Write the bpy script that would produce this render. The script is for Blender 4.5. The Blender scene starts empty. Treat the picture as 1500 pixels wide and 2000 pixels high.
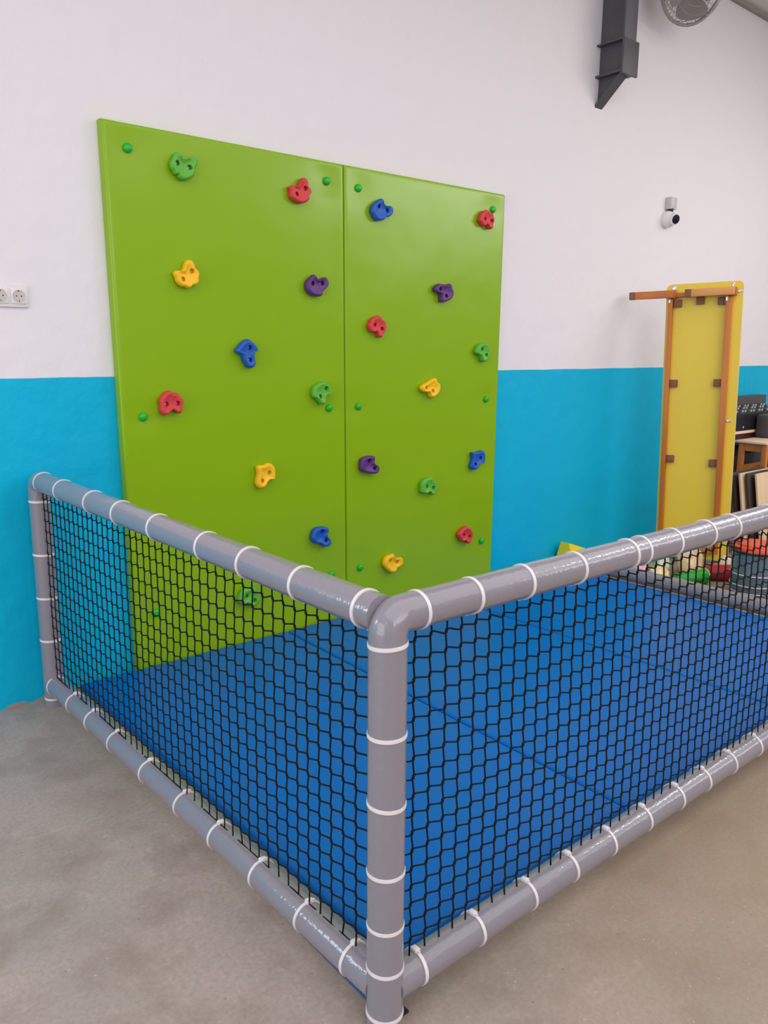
import bpy, bmesh, math, random
from mathutils import Vector, Matrix
random.seed(7)
SC = bpy.context.scene
COL = SC.collection

# ---------------------------------------------------------------- camera
cam_d = bpy.data.cameras.new('camera')
cam_d.sensor_fit = 'VERTICAL'
cam_d.sensor_height = 24.0
cam_d.lens = 1568.73 * 24.0 / 2000.0
cam_d.clip_start = 0.02
cam = bpy.data.objects.new('camera', cam_d)
COL.objects.link(cam)
_r = Vector((0.7614580, -0.6481694, 0.0076203))
_u = Vector((0.1236164, 0.1567424, 0.9798728))
_f = Vector((0.6363180, 0.7451900, -0.1994772))
_m = Matrix((_r, _u, -_f)).transposed().to_4x4()
_m.translation = Vector((-1.436746, -3.535385, 1.550187))
cam.matrix_world = _m
SC.camera = cam

# ---------------------------------------------------------------- light
w = bpy.data.worlds.new('world')
SC.world = w
w.use_nodes = True
bg = w.node_tree.nodes['Background']
bg.inputs[0].default_value = (0.985, 0.975, 1.0, 1)
bg.inputs[1].default_value = 0.38


def area(name, loc, target, sx, sy, power, color):
    l = bpy.data.lights.new(name, 'AREA')
    l.shape = 'RECTANGLE'
    l.size, l.size_y = sx, sy
    l.energy = power
    l.color = color
    o = bpy.data.objects.new(name, l)
    COL.objects.link(o)
    o.location = loc
    d = Vector(target) - Vector(loc)
    o.rotation_euler = d.to_track_quat('-Z', 'Y').to_euler()
    return o


# daylight through a high window at the right end of the hall, a window on the far side,
# a glazed door on the left part of the same wall, plus unseen fill panels added at the left and overhead
area('right_window_daylight', (9.4, -7.2, 3.70), (2.2, -0.2, 2.2), 3.2, 1.1, 46, (1.0, 0.98, 0.965))
area('front_window_daylight', (0.0, -8.6, 2.9), (1.0, 0, 1.2), 5.0, 2.0, 100, (1.0, 0.98, 0.99))
area('left_fill', (-5.5, -2.4, 1.9), (0.0, -1.0, 0.9), 4.5, 3.4, 115, (0.95, 0.98, 1.0))  # added fill, lifts the lower left wall, rails and floor
area('glazed_door_daylight', (-2.6, -0.10, 1.7), (-1.8, -4, 0.6), 0.5, 1.0, 14, (0.86, 0.93, 1.0))
area('overhead_fill', (2.5, -5.6, 4.20), (2.5, -5.6, 0), 12.0, 8.0, 345, (0.99, 0.98, 1.0))  # added top fill hung below the solid ceiling, no roof opening there
area('hanging_lamp', (5.2, -2.9, 3.3), (4.2, -1.6, 0.8), 3.6, 0.05, 32, (1.0, 0.97, 0.96))

SC.view_settings.view_transform = 'Standard'
SC.view_settings.look = 'None'
SC.view_settings.gamma = 1.0
SC.view_settings.use_curve_mapping = False
SC.view_settings.exposure = 0.07

# ---------------------------------------------------------------- materials
def lin(r, g, b, k=1.0):
    f = lambda v: (v / 12.92 if v <= 0.04045 else ((v + 0.055) / 1.055) ** 2.4)
    return tuple(min(0.95, f(v / 255.0) * k) for v in (r, g, b)) + (1.0,)


def nd(nt, t, **kw):
    n = nt.nodes.new(t)
    for k, v in kw.items():
        setattr(n, k, v)
    return n


MATS = {}


def mat(name, col, rough=0.5, spec=0.5, metal=0.0, bump=None, vary=None, coat=0.0, stretch=None, trans=0.0, detail=4.0):
    """bump = (scale, strength, distance); vary = (second colour, noise scale, amount)"""
    if name in MATS:
        return MATS[name]
    m = bpy.data.materials.new(name)
    m.use_nodes = True
    nt = m.node_tree
    b = nt.nodes['Principled BSDF']
    b.inputs['Base Color'].default_value = col
    b.inputs['Roughness'].default_value = rough
    b.inputs['Specular IOR Level'].default_value = spec
    b.inputs['Metallic'].default_value = metal
    b.inputs['Coat Weight'].default_value = coat
    b.inputs['Transmission Weight'].default_value = trans
    tc = nd(nt, 'ShaderNodeTexCoord')
    src = tc.outputs['Object']
    if stretch:
        mp = nd(nt, 'ShaderNodeMapping')
        mp.inputs['Scale'].default_value = stretch
        nt.links.new(src, mp.inputs['Vector'])
        src = mp.outputs['Vector']
    if bump:
        n = nd(nt, 'ShaderNodeTexNoise')
        n.inputs['Scale'].default_value = bump[0]
        n.inputs['Detail'].default_value = detail
        nt.links.new(src, n.inputs['Vector'])
        bp = nd(nt, 'ShaderNodeBump')
        bp.inputs['Strength'].default_value = bump[1]
        bp.inputs['Distance'].default_value = bump[2]
        nt.links.new(n.outputs['Fac'], bp.inputs['Height'])
        nt.links.new(bp.outputs['Normal'], b.inputs['Normal'])
        nt.links.new(bp.outputs['Normal'], b.inputs['Coat Normal'])
    if vary:
        n2 = nd(nt, 'ShaderNodeTexNoise')
        n2.inputs['Scale'].default_value = vary[1]
        n2.inputs['Detail'].default_value = 5.0
        nt.links.new(src, n2.inputs['Vector'])
        cr = nd(nt, 'ShaderNodeMapRange')
        cr.inputs['From Min'].default_value = 0.35
        cr.inputs['From Max'].default_value = 0.68
        cr.inputs['To Max'].default_value = vary[2]
        nt.links.new(n2.outputs['Fac'], cr.inputs['Value'])
        mx = nd(nt, 'ShaderNodeMix', data_type='RGBA')
        mx.inputs[6].default_value = col
        mx.inputs[7].default_value = vary[0]
        nt.links.new(cr.outputs['Result'], mx.inputs[0])
        nt.links.new(mx.outputs[2], b.inputs['Base Color'])
    MATS[name] = m
    return m


def wall_material():
    m = bpy.data.materials.new('painted_plaster')
    m.use_nodes = True
    nt = m.node_tree
    L = nt.links.new
    b = nt.nodes['Principled BSDF']
    tc = nd(nt, 'ShaderNodeTexCoord')
    sep = nd(nt, 'ShaderNodeSeparateXYZ')
    L(tc.outputs['Object'], sep.inputs[0])
    # hand-painted border between white and turquoise
    n1 = nd(nt, 'ShaderNodeTexNoise')
    n1.inputs['Scale'].default_value = 2.2
    n1.inputs['Detail'].default_value = 6
    L(tc.outputs['Object'], n1.inputs['Vector'])
    ma = nd(nt, 'ShaderNodeMath', operation='MULTIPLY_ADD')
    ma.inputs[1].default_value = 0.016
    L(n1.outputs['Fac'], ma.inputs[0])
    L(sep.outputs['Z'], ma.inputs[2])
    gt = nd(nt, 'ShaderNodeMapRange')
    gt.inputs['From Min'].default_value = 1.425
    gt.inputs['From Max'].default_value = 1.428
    L(ma.outputs[0], gt.inputs['Value'])
    # scuffs on the paint
    n2 = nd(nt, 'ShaderNodeTexNoise')
    n2.inputs['Scale'].default_value = 9
    n2.inputs['Detail'].default_value = 8
    n2.inputs['Roughness'].default_value = 0.65
    L(tc.outputs['Object'], n2.inputs['Vector'])
    sc = nd(nt, 'ShaderNodeMapRange')
    sc.inputs['From Min'].default_value = 0.66
    sc.inputs['From Max'].default_value = 0.74
    sc.inputs['To Max'].default_value = 0.35
    L(n2.outputs['Fac'], sc.inputs['Value'])
    n3 = nd(nt, 'ShaderNodeTexNoise')
    n3.inputs['Scale'].default_value = 1.3
    n3.inputs['Detail'].default_value = 4
    L(tc.outputs['Object'], n3.inputs['Vector'])
    blue = nd(nt, 'ShaderNodeMix', data_type='RGBA')
    blue.inputs[6].default_value = lin(0, 162, 200, 1.1)
    blue.inputs[7].default_value = lin(6, 176, 212, 1.1)
    L(n3.outputs['Fac'], blue.inputs[0])
    blue2 = nd(nt, 'ShaderNodeMix', data_type='RGBA')
    blue2.inputs[7].default_value = lin(12, 118, 150)
    L(sc.outputs['Result'], blue2.inputs[0])
    L(blue.outputs[2], blue2.inputs[6])
    white = nd(nt, 'ShaderNodeMix', data_type='RGBA')
    white.inputs[6].default_value = lin(225, 220, 224, 1.05)
    white.inputs[7].default_value = lin(206, 196, 198, 1.05)
    L(sc.outputs['Result'], white.inputs[0])
    mix = nd(nt, 'ShaderNodeMix', data_type='RGBA')
    L(gt.outputs['Result'], mix.inputs[0])
    L(blue2.outputs[2], mix.inputs[6])
    L(white.outputs[2], mix.inputs[7])
    # bare mortar along the foot of the wall
    mb = nd(nt, 'ShaderNodeMath', operation='MULTIPLY_ADD')
    mb.inputs[1].default_value = -0.10
    L(n2.outputs['Fac'], mb.inputs[0])
    L(sep.outputs['Z'], mb.inputs[2])
    fb = nd(nt, 'ShaderNodeMapRange')
    fb.inputs['From Min'].default_value = -0.046
    fb.inputs['From Max'].default_value = -0.038
    fb.inputs['To Min'].default_value = 1.0
    fb.inputs['To Max'].default_value = 0.0
    L(mb.outputs[0], fb.inputs['Value'])
    mix2 = nd(nt, 'ShaderNodeMix', data_type='RGBA')
    mix2.inputs[7].default_value = lin(172, 140, 122)
    L(fb.outputs['Result'], mix2.inputs[0])
    L(mix.outputs[2], mix2.inputs[6])
    L(mix2.outputs[2], b.inputs['Base Color'])
    rg = nd(nt, 'ShaderNodeMapRange')
    rg.inputs['To Min'].default_value = 0.45
    rg.inputs['To Max'].default_value = 0.8
    L(gt.outputs['Result'], rg.inputs['Value'])
    L(rg.outputs['Result'], b.inputs['Roughness'])
    b.inputs['Specular IOR Level'].default_value = 0.18
    nb = nd(nt, 'ShaderNodeTexNoise')
    nb.inputs['Scale'].default_value = 7
    nb.inputs['Detail'].default_value = 7
    L(tc.outputs['Object'], nb.inputs['Vector'])
    bp = nd(nt, 'ShaderNodeBump')
    bp.inputs['Strength'].default_value = 0.6
    bp.inputs['Distance'].default_value = 0.016
    L(nb.outputs['Fac'], bp.inputs['Height'])
    L(bp.outputs['Normal'], b.inputs['Normal'])
    return m


def floor_material():
    m = bpy.data.materials.new('worn_concrete')
    m.use_nodes = True
    nt = m.node_tree
    L = nt.links.new
    b = nt.nodes['Principled BSDF']
    tc = nd(nt, 'ShaderNodeTexCoord')
    def noise(s, d=6, r=0.55):
        n = nd(nt, 'ShaderNodeTexNoise')
        n.inputs['Scale'].default_value = s
        n.inputs['Detail'].default_value = d
        n.inputs['Roughness'].default_value = r
        L(tc.outputs['Object'], n.inputs['Vector'])
        return n
    def rng(n, a, c, t0=0.0, t1=1.0):
        r = nd(nt, 'ShaderNodeMapRange')
        r.inputs['From Min'].default_value = a
        r.inputs['From Max'].default_value = c
        r.inputs['To Min'].default_value = t0
        r.inputs['To Max'].default_value = t1
        L(n.outputs['Fac'] if 'Fac' in n.outputs else n.outputs[0], r.inputs['Value'])
        return r
    def mix(fac, a, c):
        x = nd(nt, 'ShaderNodeMix', data_type='RGBA')
        L(fac.outputs[0], x.inputs[0])
        if isinstance(a, tuple):
            x.inputs[6].default_value = a
        else:
            L(a.outputs[2], x.inputs[6])
        x.inputs[7].default_value = c
        return x
    big = mix(rng(noise(1.4), 0.35, 0.65), lin(180, 163, 156), lin(161, 151, 142))
    med = mix(rng(noise(4.5, 8, 0.6), 0.46, 0.70, 0, 0.75), big, lin(142, 126, 117))
    pale = mix(rng(noise(13, 6, 0.6), 0.58, 0.72, 0, 0.5), med, lin(190, 176, 164))
    # warmer, darker tone towards the right of the hall
    sep = nd(nt, 'ShaderNodeSeparateXYZ')
    L(tc.outputs['Object'], sep.inputs[0])
    ws = nd(nt, 'ShaderNodeMapRange')
    ws.inputs['From Min'].default_value = -0.5
    ws.inputs['From Max'].default_value = 0.8
    ws.inputs['To Max'].default_value = 0.7
    L(sep.outputs['X'], ws.inputs['Value'])
    warm = mix(ws, pale, lin(152, 131, 104))
    vo = nd(nt, 'ShaderNodeTexVoronoi')
    vo.inputs['Scale'].default_value = 15
    L(tc.outputs['Object'], vo.inputs['Vector'])
    sp = nd(nt, 'ShaderNodeMapRange')
    sp.inputs['From Min'].default_value = 0.035
    sp.inputs['From Max'].default_value = 0.075
    sp.inputs['To Min'].default_value = 0.5
    sp.inputs['To Max'].default_value = 0.0
    L(vo.outputs['Distance'], sp.inputs['Value'])
    spots = mix(sp, warm, lin(96, 82, 74))
    vo2 = nd(nt, 'ShaderNodeTexVoronoi')
    vo2.inputs['Scale'].default_value = 26
    L(tc.outputs['Object'], vo2.inputs['Vector'])
    sp2 = nd(nt, 'ShaderNodeMapRange')
    sp2.inputs['From Min'].default_value = 0.05
    sp2.inputs['From Max'].default_value = 0.09
    sp2.inputs['To Min'].default_value = 0.45
    sp2.inputs['To Max'].default_value = 0.0
    L(vo2.outputs['Distance'], sp2.inputs['Value'])
    spots2 = mix(sp2, spots, lin(205, 194, 182))
    L(spots2.outputs[2], b.inputs['Base Color'])
    fine = rng(noise(70, 6, 0.7), 0.40, 0.66, 0, 0.35)
    spots2 = mix(fine, spots2, lin(126, 112, 102))
    L(spots2.outputs[2], b.inputs['Base Color'])
    b.inputs['Roughness'].default_value = 0.55
    b.inputs['Specular IOR Level'].default_value = 0.35
    bp = nd(nt, 'ShaderNodeBump')
    bp.inputs['Strength'].default_value = 0.25
    bp.inputs['Distance'].default_value = 0.004
    L(noise(30, 8, 0.6).outputs['Fac'], bp.inputs['Height'])
    L(bp.outputs['Normal'], b.inputs['Normal'])
    return m


GREEN = mat('lime_vinyl', lin(135, 175, 0, 1.0), rough=0.24, spec=0.40, bump=(4, 0.30, 0.012), detail=1.5)
GREY_VINYL = mat('grey_vinyl', lin(135, 130, 140, 1.0), rough=0.32, spec=0.35, coat=0.9, bump=(70, 0.36, 0.003), detail=2.5)
BLUE_VINYL = mat('blue_vinyl', lin(0, 98, 178, 1.1), rough=0.34, spec=0.22, bump=(7, 0.35, 0.010), detail=2.0, stretch=(1, 0.45, 1))
CREAM = mat('cream_foam_edge', lin(176, 172, 140), rough=0.7, bump=(40, 0.2, 0.002))
CORD = mat('black_cord', lin(20, 20, 24), rough=0.75, spec=0.2, bump=(600, 0.4, 0.0005))
TIE = mat('white_nylon', lin(226, 218, 220), rough=0.4)
HOLD_COL = {
    'green': mat('green_resin', lin(92, 172, 52, 1.05), rough=0.55, bump=(160, 0.25, 0.0012)),
    'red': mat('red_resin', lin(206, 56, 60, 1.05), rough=0.55, bump=(160, 0.25, 0.0012)),
    'yellow': mat('yellow_resin', lin(238, 184, 16, 1.1), rough=0.55, bump=(160, 0.25, 0.0012)),
    'purple': mat('purple_resin', lin(84, 42, 112, 1.1), rough=0.5, bump=(160, 0.25, 0.0012)),
    'blue': mat('blue_resin', lin(16, 82, 172, 1.1), rough=0.5, bump=(160, 0.25, 0.0012)),
}
STEEL = mat('zinc_steel', lin(205, 205, 210), rough=0.3, metal=0.9)
CAP_GREEN = mat('green_plastic_cap', lin(14, 172, 46, 1.05), rough=0.3)
WHITE_PLASTIC = mat('white_plastic', lin(226, 220, 220), rough=0.35)
GREY_PLASTIC = mat('pale_grey_plastic', lin(196, 188, 184), rough=0.45)
LENS = mat('dark_lens', lin(14, 20, 40), rough=0.12)
DARK = mat('dark_recess', lin(30, 26, 28), rough=0.6)
IRON = mat('painted_iron', lin(82, 79, 84), rough=0.5, bump=(25, 0.15, 0.003), vary=(lin(66, 63, 68), 6, 0.6))
YELLOW_BOARD = mat('yellow_laminate', lin(236, 204, 52), rough=0.4, vary=(lin(222, 198, 64), 2, 0.5))
EDGE_BAND = mat('pale_edge_band', lin(232, 214, 176), rough=0.5)
PINE = mat('orange_varnished_pine', lin(206, 122, 48), rough=0.4, vary=(lin(178, 96, 32), 6, 0.8), stretch=(1, 1, 0.12))
PINE_LEG = mat('light_varnished_pine', lin(222, 160, 92), rough=0.4, vary=(lin(206, 132, 62), 5, 0.7), stretch=(1, 0.12, 1))
BROWN_BLOCK = mat('brown_block', lin(132, 82, 60), rough=0.6)
BIRCH = mat('birch_top', lin(236, 206, 176), rough=0.45, vary=(lin(222, 188, 152), 4, 0.6), stretch=(0.15, 1, 1))
DARK_LAM = mat('dark_brown_laminate', lin(62, 46, 42), rough=0.5, vary=(lin(40, 28, 28), 9, 0.8), stretch=(1, 1, 0.1))
PALE_LAM = mat('pale_plywood', lin(222, 194, 158), rough=0.5, vary=(lin(200, 168, 128), 6, 0.7), stretch=(1, 1, 0.12))
BLACK = mat('black_plastic', lin(26, 27, 32), rough=0.4)
DKGREY = mat('dark_grey_plastic', lin(74, 70, 72), rough=0.5)
RED_LID = mat('orange_red_plastic', lin(226, 78, 44), rough=0.4)
TUB_BLUE = mat('blue_translucent_tub', lin(120, 146, 164), rough=0.2, trans=0.45)
TUB_CLEAR = mat('clear_plastic', lin(150, 150, 146), rough=0.15, trans=0.6)
TUB_GREEN = mat('bright_green_plastic', lin(24, 160, 40), rough=0.35)
TUB_RED = mat('dark_red_plastic', lin(186, 30, 34), rough=0.4)
BAG_PINK = mat('pink_printed_bag', lin(226, 150, 156), rough=0.35, vary=(lin(244, 226, 226), 16, 0.9), bump=(40, 0.4, 0.01))
BAG_GREEN = mat('green_printed_bag', lin(232, 228, 206), rough=0.35, vary=(lin(110, 170, 84), 14, 1.0), bump=(40, 0.4, 0.01))
BAG_BEIGE = mat('beige_plastic_bag', lin(238, 202, 148), rough=0.3, vary=(lin(246, 226, 192), 10, 0.7), bump=(40, 0.4, 0.01))
BAG_WHITE = mat('white_paper_bag', lin(240, 228, 212), rough=0.5, bump=(30, 0.4, 0.01))
YELLOW_FOAM = mat('yellow_foam_cover', lin(240, 214, 30), rough=0.4)
CEIL = mat('ceiling_sheet', lin(214, 210, 206), rough=0.6)

# ---------------------------------------------------------------- object helpers
WLOC = {}


def link(o, wloc, parent=None):
    COL.objects.link(o)
    WLOC[o.name] = Vector(wloc)
    if parent is not None:
        o.parent = parent
        o.location = Vector(wloc) - WLOC[parent.name]
    else:
        o.location = wloc
    return o


def thing(name, label, cat, loc, group=None):
    o = bpy.data.objects.new(name, None)
    o.empty_display_size = 0.05
    link(o, loc)
    tag(o, label, cat, group)
    return o


def tag(o, label=None, cat=None, group=None, kind=None):
    if label:
        o['label'] = label
    if cat:
        o['category'] = cat
    if group:
        o['group'] = group
    if kind:
        o['kind'] = kind
    return o


def mesh_obj(name, verts, faces, material, parent=None, at=None, smooth=False, label=None):
    """verts in world coordinates; origin goes to `at` (default: the centre of the foot)"""
    if at is None:
        xs = [v[0] for v in verts]; ys = [v[1] for v in verts]; zs = [v[2] for v in verts]
        at = ((min(xs) + max(xs)) / 2, (min(ys) + max(ys)) / 2, min(zs))
    at = Vector(at)
    me = bpy.data.meshes.new(name)
    me.from_pydata([tuple(Vector(v) - at) for v in verts], [], faces)
    bm = bmesh.new()
    bm.from_mesh(me)
    bmesh.ops.recalc_face_normals(bm, faces=bm.faces)
    bm.to_mesh(me)
    bm.free()
    me.materials.append(material)
    if smooth:
        for p in me.polygons:
            p.use_smooth = True
    o = bpy.data.objects.new(name, me)
    link(o, at, parent)
    if label:
        o['label'] = label
    return o


def bm_obj(name, bm, material, parent=None, at=(0, 0, 0), smooth=False, angle=None, label=None):
    me = bpy.data.meshes.new(name)
    at = Vector(at)
    bmesh.ops.translate(bm, verts=bm.verts, vec=-at)
    bm.to_mesh(me)
    bm.free()
    me.materials.append(material)
    if smooth:
        for p in me.polygons:
            p.use_smooth = True
        if angle is not None:
            me.set_sharp_from_angle(angle=angle)
    o = bpy.data.objects.new(name, me)
    link(o, at, parent)
    if label:
        o['label'] = label
    return o


def box_bm(lo, hi, bev=0.0, rot=None, segs=2, bm=None):
    own = bm is None
    t = bmesh.new()
    bmesh.ops.create_cube(t, size=1.0)
    lo, hi = Vector(lo), Vector(hi)
    c, s = (lo + hi) / 2, hi - lo
    for v in t.verts:
        v.co = Vector((v.co.x * s.x, v.co.y * s.y, v.co.z * s.z))
    if bev:
        bmesh.ops.bevel(t, geom=t.edges[:], offset=bev, segments=segs, affect='EDGES', profile=0.5)
    M = Matrix.Translation(c) @ (rot.to_4x4() if rot is not None else Matrix.Identity(4))
    bmesh.ops.transform(t, matrix=M, verts=t.verts)
    if own:
        return t
    me = bpy.data.meshes.new('tmp')
    t.to_mesh(me)
    t.free()
    bm.from_mesh(me)
    bpy.data.meshes.remove(me)
    return bm


def box(name, lo, hi, material, parent=None, bev=0.0, rot=None, smooth=False, label=None, at=None):
    c = ((lo[0] + hi[0]) / 2, (lo[1] + hi[1]) / 2, lo[2] if rot is None else (lo[2] + hi[2]) / 2)
    return bm_obj(name, box_bm(lo, hi, bev, rot), material, parent, at or c, smooth=bool(bev), angle=math.radians(40) if bev else None, label=label)


def frames(path):
    n = len(path)
    T = []
    for i in range(n):
        a = path[max(i - 1, 0)]
        b = path[min(i + 1, n - 1)]
        T.append((b - a).normalized())
    ref = Vector((0, 0, 1)) if abs(T[0].z) < 0.9 else Vector((1, 0, 0))
    N = [(ref - ref.dot(T[0]) * T[0]).normalized()]
    for i in range(1, n):
        v = N[-1] - N[-1].dot(T[i]) * T[i]
        N.append(v.normalized())
    return T, N


def sweep(path, radius, n=24, caps=True, verts=None, faces=None, round_end=0):
    verts = [] if verts is None else verts
    faces = [] if faces is None else faces
    path = [Vector(p) for p in path]
    T, N = frames(path)
    base = len(verts)
    for i, p in enumerate(path):
        B = T[i].cross(N[i])
        r = radius[i] if isinstance(radius, (list, tuple)) else radius
        for k in range(n):
            a = 2 * math.pi * k / n
            verts.append(p + (N[i] * math.cos(a) + B * math.sin(a)) * r)
    for i in range(len(path) - 1):
        for k in range(n):
            a = base + i * n + k
            b = base + i * n + (k + 1) % n
            faces.append((a, b, b + n, a + n))
    if caps:
        faces.append(tuple(base + k for k in range(n)))
        e = base + (len(path) - 1) * n
        faces.append(tuple(e + k for k in reversed(range(n))))
    return verts, faces


def tube(name, path, radius, material, parent=None, n=24, at=None, label=None):
    v, f = sweep(path, radius, n)
    o = mesh_obj(name, v, f, material, parent, at=at, smooth=True, label=label)
    o.data.set_sharp_from_angle(angle=math.radians(50))
    return o


def lathe(prof, n=32, axis='Z'):
    """prof: list of (radius, height); returns verts, faces about +Z"""
    verts, faces = [], []
    for r, h in prof:
        for k in range(n):
            a = 2 * math.pi * k / n
            verts.append(Vector((r * math.cos(a), r * math.sin(a), h)))
    for i in range(len(prof) - 1):
        for k in range(n):
            a, b = i * n + k, i * n + (k + 1) % n
            faces.append((a, b, b + n, a + n))
    faces.append(tuple(range(n)))
    e = (len(prof) - 1) * n
    faces.append(tuple(e + k for k in reversed(range(n))))
    return verts, faces


def lathe_obj(name, prof, M, material, parent=None, n=32, label=None, angle=40):
    v, f = lathe(prof, n)
    at = M.translation
    o = mesh_obj(name, [M @ p for p in v], f, material, parent, at=at, smooth=True, label=label)
    o.data.set_sharp_from_angle(angle=math.radians(angle))
    return o


def noise2(x, y, s=1.0):
    from mathutils import noise
    return noise.noise(Vector((x * s, y * s, 3.7)))


# ---------------------------------------------------------------- structure
tag(box('floor', (-7, -11, -0.12), (15, 0.25, 0.0), floor_material(), at=(0, 0, 0)), kind='structure')
tag(box('wall_back', (-7, 0.0, 0.0), (15, 0.25, 4.26), wall_material(), at=(0, 0, 0)), kind='structure')
tag(box('ceiling', (-7, -11, 4.26), (15, 0.25, 4.36), CEIL, at=(0, 0, 4.26)), kind='structure')
tag(box('trim_1', (-7, -0.035, 4.225), (15, 0.0, 4.26), mat('trim_grey', lin(150, 144, 142), rough=0.6), at=(0, 0, 4.225)), kind='structure')

# ---------------------------------------------------------------- padded sheets (climbing panels, mats)
def steps(length, fine=(0, .002, .005, .009, .014, .022, .035), n=24):
    a = list(fine)
    mid = [fine[-1] + (length - 2 * fine[-1]) * i / n for i in range(1, n)]
    return [v / length for v in a + mid + [length - v for v in reversed(a)]]


def padded(name, quad, thick, R, mapping, material, parent=None, at=None, dimples=(), rough=0.0012, nu=24, nv=40, base_h=0.0, seed=0.0):
    """quad = four (a, b) corners: bottom-left, bottom-right, top-left, top-right"""
    bl, br, tl, tr = [Vector(q) for q in quad]
    W = ((br - bl).length + (tr - tl).length) / 2
    Hh = ((tl - bl).length + (tr - br).length) / 2
    us, vs = steps(W, n=nu), steps(Hh, n=nv)
    verts, faces = [], []
    def prof(d):
        if d >= R:
            return thick
        return thick - R + math.sqrt(max(0.0, R * R - (R - d) ** 2))
    for v in vs:
        for u in us:
            p = (bl * (1 - u) + br * u) * (1 - v) + (tl * (1 - u) + tr * u) * v
            du, dv = min(u, 1 - u) * W, min(v, 1 - v) * Hh
            h = min(prof(du), prof(dv))
            if du < R and dv < R:
                h = thick - R + math.sqrt(max(0.0, R * R - (R - du) ** 2 - (R - dv) ** 2)) if (R - du) ** 2 + (R - dv) ** 2 < R * R else thick - R
            fade = min(1.0, min(du, dv) / 0.05)
            h += fade * rough * (noise2(p.x + seed, p.y, 3.0) + 0.5 * noise2(p.x, p.y + seed, 9.0))
            for (cx, cy, depth, rad) in dimples:
                q = ((p.x - cx) ** 2 + (p.y - cy) ** 2) / rad ** 2
                if q < 9:
                    h -= depth * math.exp(-q)
            verts.append(mapping(p.x, p.y, h))
    nU, nV = len(us), len(vs)
    for j in range(nV - 1):
        for i in range(nU - 1):
            a = j * nU + i
            faces.append((a, a + 1, a + nU + 1, a + nU))
    ring = [i for i in range(nU)] + [j * nU + nU - 1 for j in range(1, nV)] + [(nV - 1) * nU + i for i in range(nU - 2, -1, -1)] + [j * nU for j in range(nV - 2, 0, -1)]
    b0 = len(verts)
    for k in ring:
        j, i = divmod(k, nU)
        u, v = us[i], vs[j]
        p = (bl * (1 - u) + br * u) * (1 - v) + (tl * (1 - u) + tr * u) * v
        verts.append(mapping(p.x, p.y, base_h))
    n = len(ring)
    for k in range(n):
        faces.append((ring[k], ring[(k + 1) % n], b0 + (k + 1) % n, b0 + k))
    faces.append(tuple(b0 + k for k in range(n)))
    o = mesh_obj(name, verts, faces, material, parent, at=at, smooth=True)
    o.data.set_sharp_from_angle(angle=math.radians(60))
    return o


PF = 0.050           # how far the padded panels stand off the wall
CAPS = [[(0.094, 2.376), (1.141, 2.380), (0.101, 1.239), (1.149, 1.236), (0.114, 0.306), (1.158, 0.308)],
        [(1.346, 2.372), (2.390, 2.380), (1.349, 1.236), (2.382, 1.240), (1.362, 0.313), (2.382, 0.317)]]
wall_map = lambda a, b, h: Vector((a, -h - 0.001, b))
ROT_OUT = Matrix.Rotation(math.radians(90), 4, 'X')
cap_prof = [(0.0175, 0.0), (0.0205, 0.003), (0.0200, 0.008), (0.0165, 0.0135), (0.0105, 0.0170), (0.004, 0.0182)]
for k, (quad, lab) in enumerate((
        (((0.015, 0.004), (1.2655, 0.004), (-0.014, 2.477), (1.2490, 2.476)), 'lime green padded climbing panel left of the seam, nearest the left fence post'),
        (((1.2685, 0.004), (2.485, 0.004), (1.2515, 2.476), (2.498, 2.479)), 'lime green padded climbing panel right of the seam, with a glossy sheen at its top'))):
    panel = padded('climbing_board', quad, PF, 0.013, wall_map, GREEN, nu=30, nv=60,
                   dimples=[(x, z, 0.007, 0.070) for x, z in CAPS[k]], seed=k * 5.0, rough=0.0016)
    tag(panel, lab, 'climbing panel', 'padded climbing panels', kind='thing')
    v, f = lathe(cap_prof, 20)
    for x, z in CAPS[k]:
        M = Matrix.Translation((x, -PF + 0.0045, z)) @ ROT_OUT
        lathe_obj('bolt_cap', cap_prof, M, CAP_GREEN, panel, n=20)

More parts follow.
